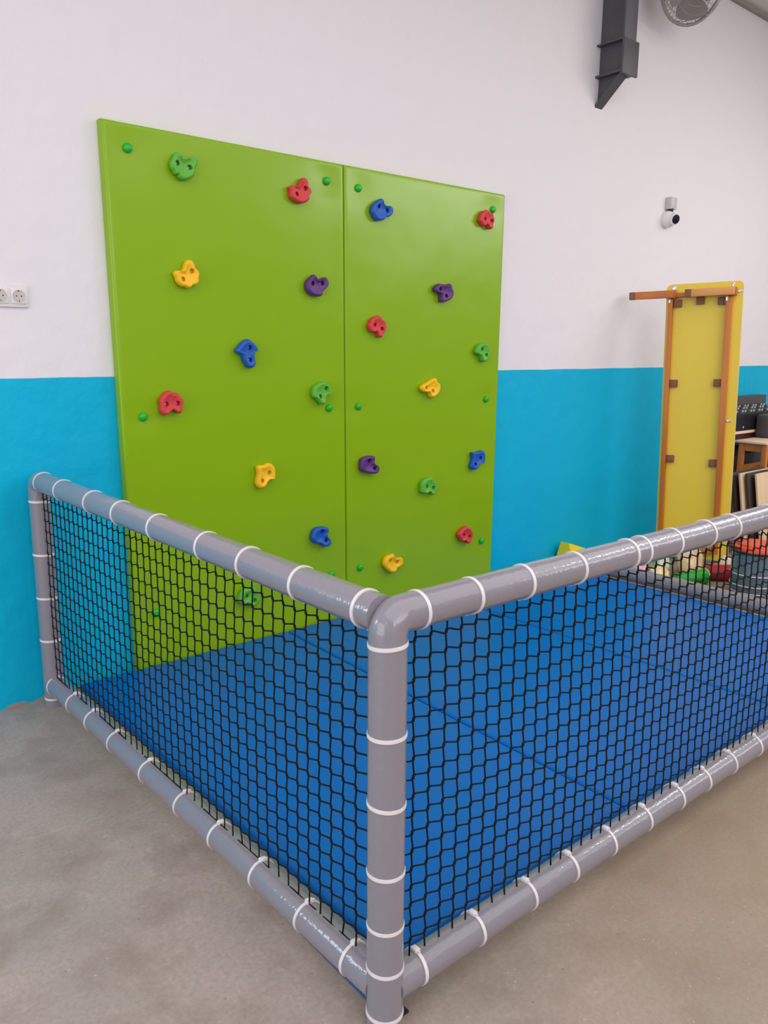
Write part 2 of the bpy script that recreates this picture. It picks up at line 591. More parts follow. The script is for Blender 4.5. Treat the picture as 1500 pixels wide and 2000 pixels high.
# ---------------------------------------------------------------- climbing holds
HOLDS = [
('green',0.335,2.334,[(-30,51),(-17,49),(-12,34),(3,33),(29,39),(47,44),(64,36),(67,25),(63,12),(53,-5),(55,-20),(47,-35),(27,-50),(8,-57),(-9,-57),(-22,-49),(-27,-39),(-40,-40),(-47,-28),(-58,-16),(-61,-2),(-58,12),(-48,27),(-41,42)],[(-31,7),(28,-3)]),
('red',0.961,2.307,[(17,63),(32,60),(41,48),(43,28),(59,14),(61,-1),(49,-15),(49,-31),(39,-43),(20,-52),(1,-58),(-19,-54),(-38,-49),(-56,-38),(-62,-24),(-61,-6),(-67,8),(-53,19),(-34,16),(-14,24),(-4,39),(4,55)],[(-26,-18),(25,14)]),
('yellow',0.333,1.87,[(11,66),(26,63),(36,48),(39,33),(52,23),(60,8),(55,-8),(55,-27),(43,-40),(22,-46),(14,-55),(3,-58),(-13,-53),(-28,-51),(-42,-42),(-52,-29),(-56,-15),(-63,-2),(-63,8),(-50,16),(-29,16),(-16,28),(-9,48),(-2,61)],[(-24,-20),(21,18)]),
('purple',1.055,1.867,[(-24,47),(-13,44),(-5,28),(14,24),(31,33),(47,39),(62,34),(71,15),(67,-4),(46,-22),(32,-34),(29,-48),(16,-57),(-9,-57),(-33,-52),(-53,-41),(-65,-25),(-68,-5),(-61,16),(-47,30),(-34,39)],[(-30,4),(30,8)]),
('blue',0.642,1.522,[(-6,67),(9,63),(27,50),(44,34),(53,20),(46,10),(32,4),(29,-13),(33,-34),(37,-47),(29,-63),(12,-70),(-5,-65),(-20,-48),(-30,-28),(-35,-9),(-55,1),(-69,10),(-63,25),(-46,42),(-27,58)],[(5,27),(6,-31)]),
('red',0.226,1.294,[(-9,59),(4,55),(10,48),(31,47),(42,36),(55,23),(60,8),(54,-13),(51,-36),(43,-44),(29,-41),(16,-31),(5,-28),(-8,-35),(-20,-45),(-35,-51),(-48,-40),(-52,-25),(-52,-5),(-54,12),(-53,25),(-38,39),(-26,52)],[(-24,0),(31,2)]),
('green',1.082,1.317,[(-1,60),(24,56),(38,45),(48,29),(66,8),(61,-2),(34,-7),(21,-18),(19,-36),(17,-52),(5,-60),(-13,-52),(-27,-36),(-41,-26),(-57,-17),(-60,0),(-58,23),(-47,39),(-26,50)],[(22,26),(-15,-16)]),
('yellow',0.722,0.916,[(24,59),(41,50),(54,34),(58,9),(56,-16),(51,-28),(30,-25),(13,-33),(3,-46),(-7,-59),(-27,-66),(-44,-57),(-52,-39),(-49,-17),(-42,7),(-45,30),(-44,47),(-27,52),(-9,50),(7,57)],[(22,11),(-21,-27)]),
('blue',1.075,0.543,[(-4,56),(18,52),(40,39),(38,24),(31,12),(36,-8),(53,-24),(58,-39),(49,-56),(27,-60),(1,-50),(-17,-36),(-43,-29),(-64,-14),(-70,4),(-64,25),(-55,44),(-35,55)],[(-5,33),(21,-23)]),
('green',0.613,0.292,[(-15,49),(6,43),(24,50),(36,37),(49,14),(58,-5),(58,-27),(41,-39),(24,-55),(8,-54),(-8,-36),(-24,-26),(-43,-28),(-64,-15),(-63,7),(-51,31),(-38,46)],[(-20,11),(26,-21)]),
('blue',1.488,2.275,[(-12,56),(0,53),(7,33),(27,24),(54,27),(69,18),(74,3),(66,-15),(47,-28),(23,-33),(8,-48),(-15,-54),(-41,-53),(-59,-38),(-74,-16),(-72,6),(-63,23),(-40,40)],[(-28,16),(31,1)]),
('red',2.308,2.309,[(-8,56),(11,53),(26,42),(46,40),(57,19),(62,2),(51,-19),(50,-41),(33,-49),(16,-40),(3,-27),(-13,-30),(-27,-38),(-44,-30),(-57,-16),(-69,-8),(-58,12),(-50,31),(-29,46)],[(-16,5),(37,-2)]),
('purple',1.965,1.877,[(-46,42),(-10,40),(21,42),(38,47),(54,41),(60,23),(71,5),(72,-16),(55,-37),(28,-50),(-3,-58),(-25,-56),(-28,-37),(-26,-20),(-44,-10),(-71,-2),(-80,12),(-70,28)],[(-38,13),(13,-23)]),
('red',1.46,1.668,[(4,58),(20,50),(30,36),(48,31),(56,13),(58,-4),(54,-22),(38,-37),(31,-53),(17,-59),(3,-51),(-3,-35),(-17,-28),(-34,-31),(-51,-25),(-59,-10),(-65,5),(-55,19),(-46,37),(-27,48),(-11,54)],[(-21,9),(28,-12)]),
('green',2.313,1.532,[(2,56),(32,53),(43,35),(59,18),(65,-5),(59,-27),(39,-40),(27,-53),(5,-58),(-10,-47),(-19,-27),(-34,-15),(-59,-9),(-69,5),(-62,24),(-46,42),(-25,54)],[(-14,20),(26,-16)]),
('yellow',1.874,1.324,[(28,57),(42,46),(49,32),(69,19),(72,-4),(62,-26),(40,-45),(20,-54),(0,-54),(-10,-40),(-17,-24),(-37,-22),(-59,-21),(-76,-10),(-81,6),(-66,22),(-38,32),(-12,43),(6,52)],[(-46,4),(13,-17)]),
('purple',1.409,0.909,[(5,50),(29,46),(31,32),(27,13),(41,-2),(64,-16),(66,-35),(50,-53),(22,-51),(-6,-46),(-34,-40),(-58,-29),(-66,-11),(-64,12),(-60,35),(-38,47),(-17,50)],[(-10,25),(30,-22)]),
('blue',2.289,0.865,[(35,56),(58,48),(67,27),(68,-2),(59,-27),(34,-27),(12,-41),(-5,-57),(-25,-62),(-48,-55),(-58,-36),(-49,-14),(-43,11),(-46,34),(-47,49),(-22,49),(8,50)],[(26,11),(-18,-27)]),
('green',1.873,0.732,[(10,60),(33,46),(52,27),(62,9),(60,-11),(49,-26),(45,-48),(24,-49),(10,-32),(-6,-27),(-24,-35),(-51,-30),(-65,-21),(-65,3),(-64,29),(-48,47),(-22,58)],[(-21,8),(31,-5)]),
('red',2.204,0.384,[(8,60),(28,45),(54,27),(61,3),(59,-19),(44,-34),(38,-53),(20,-54),(4,-41),(-9,-28),(-23,-33),(-46,-26),(-59,-6),(-70,15),(-56,36),(-34,50),(-12,58)],[(-18,9),(31,-8)]),
('yellow',1.592,0.31,[(-3,53),(5,37),(18,21),(40,21),(60,21),(73,2),(69,-21),(45,-32),(24,-38),(17,-56),(-2,-61),(-28,-53),(-53,-31),(-71,-7),(-73,15),(-60,38),(-37,49),(-18,49)],[(-28,19),(26,1)])]

HOLD_LABELS = [
    'green climbing hold with two ears, highest on the left panel beside the top corner cap',
    'red climbing hold with one tall ear, high on the left panel by the seam',
    'yellow climbing hold with a tall lobe, below the highest green hold on the left panel',
    'purple climbing hold with two ears, on the left panel below the upper red hold',
    'blue climbing hold with bolts one above the other, in the middle of the left panel',
    'red climbing hold with two feet, by the left edge of the left panel',
    'green climbing hold just above a green cap, on the left panel beside the seam',
    'yellow climbing hold with a long foot, below the middle of the left panel',
    'blue climbing hold low on the left panel, near the seam',
    'green climbing hold behind the black net, lowest on the left panel',
    'blue climbing hold highest on the right panel, near the seam',
    'red climbing hold in the top right corner of the right panel',
    'purple climbing hold on the upper half of the right panel',
    'red climbing hold with a pointed foot, on the right panel beside the seam',
    'green climbing hold by the right edge of the right panel',
    'yellow climbing hold with a notch below, in the middle of the right panel',
    'purple climbing hold low on the right panel beside the seam',
    'blue climbing hold by the right edge of the right panel, upright with a long foot',
    'green climbing hold with two feet, low in the middle of the right panel',
    'red climbing hold low by the right edge of the right panel',
    'yellow climbing hold with two ears, lowest on the right panel just above the grey rail',
]


def spline(pts, k=3):
    n = len(pts)
    out = []
    for i in range(n):
        p0, p1, p2, p3 = [Vector(pts[(i + j) % n]) for j in (-1, 0, 1, 2)]
        for s in range(k):
            t = s / k
            out.append(0.5 * ((2 * p1) + (p2 - p0) * t + (2 * p0 - 5 * p1 + 4 * p2 - p3) * t * t + (3 * p1 - p0 - 3 * p2 + p3) * t ** 3))
    return out


LAYERS = [(0.000, 0.95), (0.010, 1.01), (0.022, 1.02), (0.031, 0.97), (0.0365, 0.88), (0.0375, 0.80), (0.0345, 0.66), (0.0290, 0.45), (0.0265, 0.20)]
dg = None
for (colour, cx, cz, outl, holes), lab in zip(HOLDS, HOLD_LABELS):
    # the list runs clockwise in (x, z) millimetres about the hold's middle
    pts = [Vector((a / 1000.0, b / 1000.0)) for a, b in outl]
    sp = spline(pts)
    n = len(sp)
    verts, faces = [], []
    at = Vector((cx, -PF - 0.0035, cz))
    for h, s in LAYERS:
        for q in sp:
            verts.append((at.x + q.x * s, at.y - h, at.z + q.y * s))
    for i in range(len(LAYERS) - 1):
        for k in range(n):
            a, b = i * n + k, i * n + (k + 1) % n
            faces.append((a, b, b + n, a + n))
    faces.append(tuple(range(n)))
    c = len(verts)
    verts.append((at.x, at.y - 0.0260, at.z))
    e = (len(LAYERS) - 1) * n
    for k in range(n):
        faces.append((e + k, e + (k + 1) % n, c))
    hold = mesh_obj('climbing_hold', verts, faces, HOLD_COL[colour], at=at, smooth=True)
    # drill the two bolt holes
    cv, cf = [], []
    for hx, hz in holes:
        sweep([(hx / 1000.0, -0.010, hz / 1000.0), (hx / 1000.0, -0.060, hz / 1000.0)], 0.0115, 16, True, cv, cf)
    cut = bpy.data.meshes.new('cut')
    cut.from_pydata([tuple(p) for p in cv], [], cf)
    bmc = bmesh.new(); bmc.from_mesh(cut); bmesh.ops.recalc_face_normals(bmc, faces=bmc.faces); bmc.to_mesh(cut); bmc.free()
    co = bpy.data.objects.new('cut', cut)
    COL.objects.link(co)
    co.location = at
    md = hold.modifiers.new('b', 'BOOLEAN')
    md.operation = 'DIFFERENCE'
    md.solver = 'EXACT'
    md.object = co
    bpy.context.view_layer.update()
    dg = bpy.context.evaluated_depsgraph_get()
    new = bpy.data.meshes.new_from_object(hold.evaluated_get(dg))
    hold.modifiers.clear()
    hold.data = new
    new.name = 'climbing_hold'
    if not new.materials:
        new.materials.append(HOLD_COL[colour])
    for p in new.polygons:
        p.use_smooth = True
    new.set_sharp_from_angle(angle=math.radians(48))
    bpy.data.objects.remove(co)
    bpy.data.meshes.remove(cut)
    tag(hold, lab, 'climbing hold', 'climbing holds on the green panels')
    for hx, hz in holes:
        M = Matrix.Translation((cx + hx / 1000.0, at.y - 0.0095, cz + hz / 1000.0)) @ ROT_OUT
        lathe_obj('bolt', [(0.0050, 0.0), (0.0050, 0.003), (0.0042, 0.0040), (0.0020, 0.0040)], M, STEEL, hold, n=12)

# ---------------------------------------------------------------- mats on the floor inside the fence
up_map = lambda a, b, h: Vector((a, b, h))
MATS_Q = [
    (((-0.275, -2.216), (0.767, -2.213), (-0.272, -0.060), (0.843, -0.060)), 'blue vinyl gym mat behind the left net, below the left climbing panel'),
    (((0.771, -2.213), (1.944, -2.214), (0.847, -0.060), (1.953, -0.060)), 'blue vinyl gym mat between the two mat seams, below the right climbing panel'),
    (((1.948, -2.214), (3.105, -2.216), (1.957, -0.060), (3.110, -0.060)), 'blue vinyl gym mat at the open end, beside the low grey rail'),
]
for k, (q, lab) in enumerate(MATS_Q):
    cx = sum(p[0] for p in q) / 4
    cy = sum(p[1] for p in q) / 4
    t = thing('gym_mat', lab, 'mat', (cx, cy, 0), 'blue gym mats inside the fence')
    padded('cover', q, 0.0535, 0.0145, up_map, BLUE_VINYL, t, at=(cx, cy, 0.04), base_h=0.036, rough=0.0024, nu=40, nv=60, seed=11.0 + 7 * k)
    ins = 0.003
    v = []
    for z in (0.004, 0.0362):
        for (a, b), (sx, sy) in zip((q[0], q[1], q[3], q[2]), ((1, 1), (-1, 1), (-1, -1), (1, -1))):
            v.append((a + sx * ins, b + sy * ins, z))
    mesh_obj('foam_core', v, [(0, 1, 2, 3), (4, 5, 6, 7), (0, 1, 5, 4), (1, 2, 6, 5), (2, 3, 7, 6), (3, 0, 4, 7)], CREAM, t, label='cream foam side of the mat')
    if k == 0:
        sh = [(-0.352, -1.15), (-0.359, -1.48), (-0.366, -1.88), (-0.3755, -2.26), (-0.25, -2.26), (-0.25, -1.15)]
        vv = [(a, b, 0.0005) for a, b in sh] + [(a, b, 0.0035) for a, b in sh]
        m_ = len(sh)
        mesh_obj('ground_sheet', vv, [tuple(range(m_)), tuple(range(m_, 2 * m_))] + [(i, (i + 1) % m_, m_ + (i + 1) % m_, m_ + i) for i in range(m_)],
                 mat('blue_sheet', lin(10, 92, 176), rough=0.25), t, label='blue ground sheet showing below the rail')

# ---------------------------------------------------------------- padded fence with nets
X0, YC, ZT, ZB, RR = -0.387, -2.322, 0.9988, 0.1010, 0.0415
XE = 3.165
fence = thing('padded_net_fence', 'low fence of grey padded tubes with black net and white cable ties around the mats', 'fence', (X0, YC, 0))


def straight(a, b, step=0.02):
    a, b = Vector(a), Vector(b)
    n = max(2, int((b - a).length / step))
    return [a.lerp(b, i / n) for i in range(n + 1)]


def puffed(path, r, seed):
    return [r * (1 + 0.012 * noise2(p.x + p.y, p.z + seed, 9.0) + 0.006 * noise2(p.x + p.y, p.z + seed, 31.0)) for p in path]


def elbow(base, top_z, d, br=0.036, out=0.10):
    """vertical tube that bends at its head towards the horizontal direction d"""
    base, d = Vector(base), Vector(d)
    pts = straight(base, (base.x, base.y, top_z - br))
    c = Vector((base.x, base.y, top_z - br)) + d * br
    for i in range(1, 9):
        a = math.pi / 2 * i / 8
        pts.append(c - d * br * math.cos(a) + Vector((0, 0, br)) * math.sin(a))
    for i in range(1, 5):
        pts.append(Vector((base.x, base.y, top_z)) + d * (br + (out - br) * i / 4))
    return pts


def padded_tube(name, path, r, seed, label=None):
    return tube(name, path, puffed(path, r, seed), GREY_VINYL, fence, n=40, label=label, at=path[0])


# cable tie: a flat band with a square locking head on its +X side, axis along +Z
def tie_mesh():
    bm = bmesh.new()
    n, w2, r0, r1 = 40, 0.0044, RR - 0.002, RR + 0.0022
    ringv = []
    for k in range(n):
        a = 2 * math.pi * k / n
        c, s = math.cos(a), math.sin(a)
        ringv.append([bm.verts.new((r * c, r * s, z)) for r, z in ((r0, -w2), (r1, -w2), (r1 + 0.0004, 0), (r1, w2), (r0, w2))])
    for k in range(n):
        A, B = ringv[k], ringv[(k + 1) % n]
        for i in range(4):
            bm.faces.new((A[i], A[i + 1], B[i + 1], B[i]))
        bm.faces.new((A[4], A[0], B[0], B[4]))
    box_bm((r1 - 0.004, -0.010, -0.0075), (r1 + 0.0055, 0.010, 0.0075), 0.0014, bm=bm)
    box_bm((r1 + 0.0045, -0.0060, -0.0042), (r1 + 0.0068, -0.0015, 0.0042), 0.0006, bm=bm)
    box_bm((r1 + 0.0045, 0.0010, -0.0042), (r1 + 0.0068, 0.0055, 0.0042), 0.0006, bm=bm)
    # cut-off tail standing proud of the head
    box_bm((r1 + 0.0010, 0.006, -0.0030), (r1 + 0.0032, 0.016, 0.0030), 0.0005, bm=bm)
    bmesh.ops.recalc_face_normals(bm, faces=bm.faces)
    me = bpy.data.meshes.new('cable_tie')
    bm.to_mesh(me)
    bm.free()
    me.materials.append(TIE)
    for p in me.polygons:
        p.use_smooth = True
    me.set_sharp_from_angle(angle=math.radians(40))
    return me


TIE_ME = tie_mesh()


def tie(parent, pos, axis, head):
    z = Vector(axis).normalized()
    x = Vector(head)
    x = (x - x.dot(z) * z).normalized()
    y = z.cross(x)
    tilt = Matrix.Rotation(random.uniform(-0.06, 0.06), 3, 'X')
    M = Matrix((x, y, z)).transposed() @ tilt
    o = bpy.data.objects.new('cable_tie', TIE_ME)
    link(o, pos, parent)
    o.rotation_euler = M.to_euler()
    s = random.uniform(0.995, 1.02)
    o.scale = (s, s, 1)
    return o


corner_post = padded_tube('corner_post', elbow((X0, YC, 0.0), ZT, (1, 0, 0)), 0.0425, 0.3)
left_post = padded_tube('wall_post', elbow((X0, -0.0817, 0.0), ZT, (0, -1, 0), out=0.08), 0.0422, 1.7)
end_post = padded_tube('end_post', elbow((XE + 0.03, YC, 0.0), ZT, (-1, 0, 0)), 0.0425, 2.9)
rail_lt = padded_tube('top_rail', straight((X0, -0.155, 1.000), (X0, YC + 0.022, 1.000)), RR, 4.1)
rail_lb = padded_tube('bottom_rail', straight((X0, -0.105, 0.0965), (X0, YC + 0.02, 0.1000)), RR, 5.3)
rail_rt = padded_tube('top_rail', straight((X0 + 0.092, YC, 0.9990), (1.2, YC, 0.989)) + straight((1.22, YC, 0.989), (XE - 0.06, YC, 0.9985)), RR, 6.7)
rail_rb = padded_tube('bottom_rail', straight((X0 + 0.02, YC, 0.1018), (XE + 0.02, YC, 0.1030)), RR, 7.9)
rail_end = padded_tube('threshold_rail', straight((XE + 0.012, -0.33, 0.085), (XE + 0.012, YC + 0.02, 0.085)), 0.048, 9.1)

for y in (-0.154, -0.390, -0.702, -0.950, -1.230, -1.542, -1.770, -2.010, -2.252):
    tie(rail_lt, (X0, y, 1.000), (0, 1, 0), (0.35, 0, -0.93))
for y in (-0.116, -0.346, -0.550, -0.780, -1.062, -1.328, -1.552, -1.788, -2.014, -2.206):
    tie(rail_lb, (X0, y, 0.0965 + 0.0035 * (-y / 2.3)), (0, 1, 0), (0.10, 0, 1))
for x in (-0.306, -0.140, 0.042, 0.248, 0.488, 0.554, 0.722, 0.916, 1.074, 1.340, 1.60, 1.85, 2.1, 2.35, 2.6, 2.85):
    z = 0.9990 - 0.010 * (x - X0) / (1.2 - X0) if x < 1.2 else 0.989 + 0.0095 * (x - 1.2) / 1.9
    tie(rail_rt, (x, YC, z), (1, 0, 0), (0, 0.30, -0.95))
for x in (-0.290, -0.092, 0.112, 0.296, 0.484, 0.676, 0.870, 1.042, 1.224, 1.420, 1.618, 1.82, 2.02, 2.22, 2.42, 2.62, 2.82, 3.02):
    tie(rail_rb, (x, YC, 0.1022), (1, 0, 0), (0, 0.05, 1))
for z in (0.941, 0.736, 0.572, 0.406, 0.270, 0.160, 0.040):
    tie(corner_post, (X0, YC, z), (0, 0, 1), (0.7, 0.75, 0))
for z in (0.914, 0.684, 0.493, 0.303, 0.036):
    tie(left_post, (X0, -0.0817, z), (0, 0, 1), (0.35, -0.93, 0))
for z in (0.9, 0.7, 0.5, 0.3, 0.05):
    tie(end_post, (XE + 0.03, YC, z), (0, 0, 1), (-0.7, 0.75, 0))

box('foot_plate', (X0 - 0.030, YC - 0.012, 0.0), (X0 + 0.066, YC + 0.022, 0.006), DARK, corner_post, label='dark steel foot plate')

CR = 0.0023


def net(name, mapf, cols, z_low, z_top, sgn, r_top, r_bot, border):
    rows = [0.184 + 0.0466 * j for j in range(17)]
    V, F = [], []
    J = {}
    for i, s in enumerate(cols):
        for j, z in enumerate(rows):
            d = 0.0015 if j < 16 else 0.006
            J[i, j] = (s + random.gauss(0, 0.0004) + 0.0022 * noise2(s, z, 5.0), z + random.gauss(0, d * 0.28) + 0.0028 * noise2(s + 9, z, 4.0), 0.003 * noise2(s, z + 5, 3.0))
    for i, s in enumerate(cols):
        pts = [(s + random.gauss(0, 0.002), z_low, 0)]
        for j in range(len(rows)):
            a, z, d = J[i, j]
            pts += [(a - sgn * 0.0022, z - 0.0060, d), (a - sgn * 0.0006, z - 0.0018, d), (a + sgn * 0.0006, z + 0.0018, d), (a + sgn * 0.0022, z + 0.0060, d)]
        pts.append((s + random.gauss(0, 0.003), z_top, 0))
        sweep([mapf(*p) for p in pts], CR, 6, True, V, F)
    for j in range(len(rows)):
        pts = []
        a, z, d = J[0, j]
        pts.append((a - 0.035, z + sgn * 0.002, 0))
        for i in range(len(cols)):
            a, z, d = J[i, j]
            pts += [(a - 0.0085, z - sgn * 0.0042, d), (a - 0.0022, z - sgn * 0.0030, d), (a + 0.0022, z + sgn * 0.0030, d), (a + 0.0085, z + sgn * 0.0042, d)]
        a, z, d = J[len(cols) - 1, j]
        pts.append((a + 0.035, z, 0))
        sweep([mapf(*p) for p in pts], CR * 0.95, 6, True, V, F)
    # swollen knots where the strands pass through each other
    for (i, j), (a, z, d) in J.items():
        sweep([mapf(a - sgn * 0.0014, z - 0.0062, d), mapf(a - sgn * 0.0006, z - 0.003, d), mapf(a + sgn * 0.0006, z + 0.003, d), mapf(a + sgn * 0.0014, z + 0.0062, d)],
              [0.0019, 0.0034, 0.0034, 0.0019], 6, True, V, F)
    for (s0, s1) in border:
        m_ = max(3, int((s1 - s0) / 0.02))
        sweep([mapf(s0 + (s1 - s0) * q / m_, z_low + 0.0075 + 0.001 * math.sin(q * 1.7), 0.0) for q in range(m_ + 1)], CR * 0.9, 6, True, V, F)
    o = mesh_obj(name, V, F, CORD, fence, at=mapf(cols[0], z_low, 0), smooth=True, label='black square-mesh cord net')
    return o


lcols = [0.132 + 0.0484 * k for k in range(45) if 0.132 + 0.0484 * k < 2.285]
net('net', lambda s, z, d: Vector((X0 + d, -s, z)), lcols, ZB + RR - 0.010, ZT - RR + 0.012, -1, 0, 0,
    [(0.13, 0.26), (0.40, 0.48), (0.62, 0.86), (1.02, 1.33), (1.45, 1.60), (1.66, 1.83), (1.93, 2.05), (2.08, 2.22)])
rcols = [-0.309 + 0.0479 * k for k in range(74) if -0.309 + 0.0479 * k < XE - 0.03]
net('net', lambda s, z, d: Vector((s, YC + d, z)), rcols, ZB + RR - 0.010, ZT - RR + 0.006, 1, 0, 0,
    [(-0.18, -0.165), (0.02, 0.035), (0.35, 0.37), (0.9, 0.92)])

# ---------------------------------------------------------------- wall socket
so = thing('wall_socket', 'white double power socket high on the white wall at the left edge', 'socket', (-0.42, 0, 1.70))
box('frame', (-0.533, -0.012, 1.7025), (-0.346, 0.0, 1.7875), WHITE_PLASTIC, so, bev=0.004)
for x in (-0.385, -0.455):
    ins = box('socket_insert', (x - 0.030, -0.0165, 1.717), (x + 0.030, -0.0118, 1.777), WHITE_PLASTIC, so, bev=0.002)
    M = Matrix.Translation((x, -0.0162, 1.747)) @ ROT_OUT
    lathe_obj('rim', [(0.0245, 0), (0.0245, 0.0022), (0.0225, 0.0026), (0.0205, 0.0006), (0.0, 0.0004)], M, GREY_PLASTIC, ins, n=28)
    for dx, dz, r in ((-0.0095, 0, 0.0028), (0.0095, 0, 0.0028), (0, 0.0190, 0.0026), (0, -0.0190, 0.0022)):
        M = Matrix.Translation((x + dx, -0.0166, 1.747 + dz)) @ ROT_OUT
        lathe_obj('contact_hole', [(r, 0), (r, 0.0008)], M, DARK, ins, n=10)

# ---------------------------------------------------------------- security camera
sc_ = thing('security_camera', 'small white ball security camera under a pale box on the white wall', 'camera', (4.41, 0, 2.48))
box('junction_box', (4.372, -0.052, 2.605), (4.455, 0.0, 2.692), GREY_PLASTIC, sc_, bev=0.006)
lathe_obj('neck', [(0.020, 0), (0.020, 0.028)], Matrix.Translation((4.400, -0.034, 2.580)), DARK, sc_, n=16)
# egg shaped shell against the wall
M = Matrix.Translation((4.390, 0.0, 2.532)) @ ROT_OUT
lathe_obj('shell', [(0.060, 0.0), (0.062, 0.015), (0.060, 0.035), (0.052, 0.055), (0.038, 0.068), (0.018, 0.074)], M, WHITE_PLASTIC, sc_, n=32)
look = (Vector((-0.30, -0.92, -0.22))).normalized()
q = look.to_track_quat('Z', 'Y').to_matrix().to_4x4()
M = Matrix.Translation(Vector((4.392, -0.052, 2.534))) @ q
eye = lathe_obj('eyeball', [(0.030, -0.01), (0.043, 0.012), (0.043, 0.040), (0.040, 0.046), (0.0345, 0.047)], M, WHITE_PLASTIC, sc_, n=32)
M2 = Matrix.Translation(Vector((4.392, -0.052, 2.534)) + look * 0.0465) @ q
lathe_obj('lens', [(0.0345, 0), (0.0335, 0.0022), (0.020, 0.0034), (0.006, 0.0036)], M2, LENS, eye, n=32)

# ---------------------------------------------------------------- steel beam end
be = thing('steel_beam', 'dark grey steel roof beam end with stiffeners and a slanted foot bedded in the wall', 'beam', (3.46, 0, 3.15))
box('web', (3.448, -0.20, 3.34), (3.460, 0.0, 4.255), IRON, be)
box('front_flange', (3.400, -0.214, 3.525), (3.535, -0.199, 4.255), IRON, be, bev=0.002)
box('front_flange', (3.400, -0.216, 3.315), (3.570, -0.199, 3.527), IRON, be, bev=0.002)
box('side_plate', (3.556, -0.199, 3.330), (3.568, 0.0, 3.520), IRON, be)
box('stiffener', (3.404, -0.199, 3.520), (3.566, 0.0, 3.530), IRON, be)
box('stiffener', (3.404, -0.199, 3.328), (3.566, 0.0, 3.340), IRON, be)
mesh_obj('gusset', [(3.448, -0.180, 3.33), (3.448, 0.0, 3.33), (3.448, 0.0, 3.165), (3.460, -0.180, 3.33), (3.460, 0.0, 3.33), (3.460, 0.0, 3.165)],
         [(0, 1, 2), (3, 4, 5), (0, 1, 4, 3), (1, 2, 5, 4), (2, 0, 3, 5)], IRON, be)
mesh_obj('slanted_foot', [(3.418, -0.199, 3.328), (3.498, -0.199, 3.328), (3.498, 0.0, 3.150), (3.418, 0.0, 3.150),
                          (3.418, -0.184, 3.328), (3.498, -0.184, 3.328), (3.498, 0.0, 3.164), (3.418, 0.0, 3.164)],
         [(0, 1, 2, 3), (4, 5, 6, 7), (0, 1, 5, 4), (1, 2, 6, 5), (2, 3, 7, 6), (3, 0, 4, 7)], IRON, be)

tag(be, kind='thing')

# ---------------------------------------------------------------- wall fan
fc = Vector((4.03, -0.30, 3.965))
fn = Vector((-0.35, -0.85, -0.38)).normalized()
fan = thing('wall_fan', 'grey caged wall fan hanging at the top edge above the security camera', 'fan', (4.03, 0, 3.9))
fq = fn.to_track_quat('Z', 'Y').to_matrix().to_4x4()
FM = Matrix.Translation(fc) @ fq
CAGE = mat('fan_grey', lin(158, 148, 146), rough=0.35, metal=0.3)
BLADE = mat('fan_blade_grey', lin(136, 126, 124), rough=0.4)
V, F = [], []
def circ(r, h, rr, m_=40):
    pts = [FM @ Vector((r * math.cos(2 * math.pi * k / m_), r * math.sin(2 * math.pi * k / m_), h)) for k in range(m_ + 1)]
    sweep(pts, rr, 6, False, V, F)
for r, h in ((0.215, 0.055), (0.17, 0.075), (0.12, 0.088), (0.07, 0.094), (0.215, -0.055), (0.17, -0.07), (0.12, -0.08)):
    circ(r, h, 0.0018)
for k in range(48):
    a = 2 * math.pi * k / 48
    for sg in (1, -1):
        pts = [FM @ Vector((r * math.cos(a), r * math.sin(a), sg * h)) for r, h in ((0.232, 0.0), (0.226, 0.03), (0.215, 0.055), (0.17, 0.075), (0.12, 0.088), (0.04, 0.096))]
        sweep(pts, 0.0013, 5, False, V, F)
mesh_obj('cage', V, F, CAGE, fan, at=fc, smooth=True)
V, F = [], []
circ(0.233, 0.0, 0.012)
mesh_obj('rim', V, F, CAGE, fan, at=fc, smooth=True)
lathe_obj('hub', [(0.035, 0.0), (0.038, 0.09), (0.034, 0.102), (0.01, 0.106)], FM, BLADE, fan, n=24)
lathe_obj('motor', [(0.055, -0.20), (0.065, -0.16), (0.065, -0.06), (0.045, -0.03)], FM, BLADE, fan, n=24)
for b in range(4):
    vv, ff = [], []
    for i in range(9):
        t_ = i / 8
        for j in range(7):
            s_ = -0.5 + j / 6
            rad = 0.035 + 0.17 * t_
            wid = (0.5 + 0.75 * math.sin(math.pi * min(1, t_ * 0.7 + 0.1))) * 1.12
            a = 2 * math.pi * b / 4 + s_ * wid + 0.25 * t_
            vv.append(FM @ Vector((rad * math.cos(a), rad * math.sin(a), 0.02 + 0.055 * s_)))
    off = len(vv)
    vv += [p - fn * 0.003 for p in vv]
    for i in range(8):
        for j in range(6):
            a = i * 7 + j
            ff += [(a, a + 1, a + 8, a + 7), (off + a, off + a + 7, off + a + 8, off + a + 1)]
    edge = [j for j in range(7)] + [i * 7 + 6 for i in range(1, 9)] + [56 + j for j in range(5, -1, -1)] + [i * 7 for i in range(7, 0, -1)]
    for k in range(len(edge)):
        a, c = edge[k], edge[(k + 1) % len(edge)]
        ff.append((a, c, off + c, off + a))
    mesh_obj('blade', vv, ff, BLADE, fan, at=fc, smooth=True).data.set_sharp_from_angle(angle=math.radians(50))
mp = fc - fn * 0.17
tube('bracket_arm', [mp, Vector((mp.x, mp.y + 0.03, mp.z + 0.06)), Vector((mp.x, -0.02, mp.z + 0.10)), Vector((mp.x, 0.0, mp.z + 0.10))], 0.018, BLADE, fan, n=14)
box('wall_plate', (mp.x - 0.06, -0.015, mp.z + 0.02), (mp.x + 0.06, 0.0, mp.z + 0.20), BLADE, fan, bev=0.004)

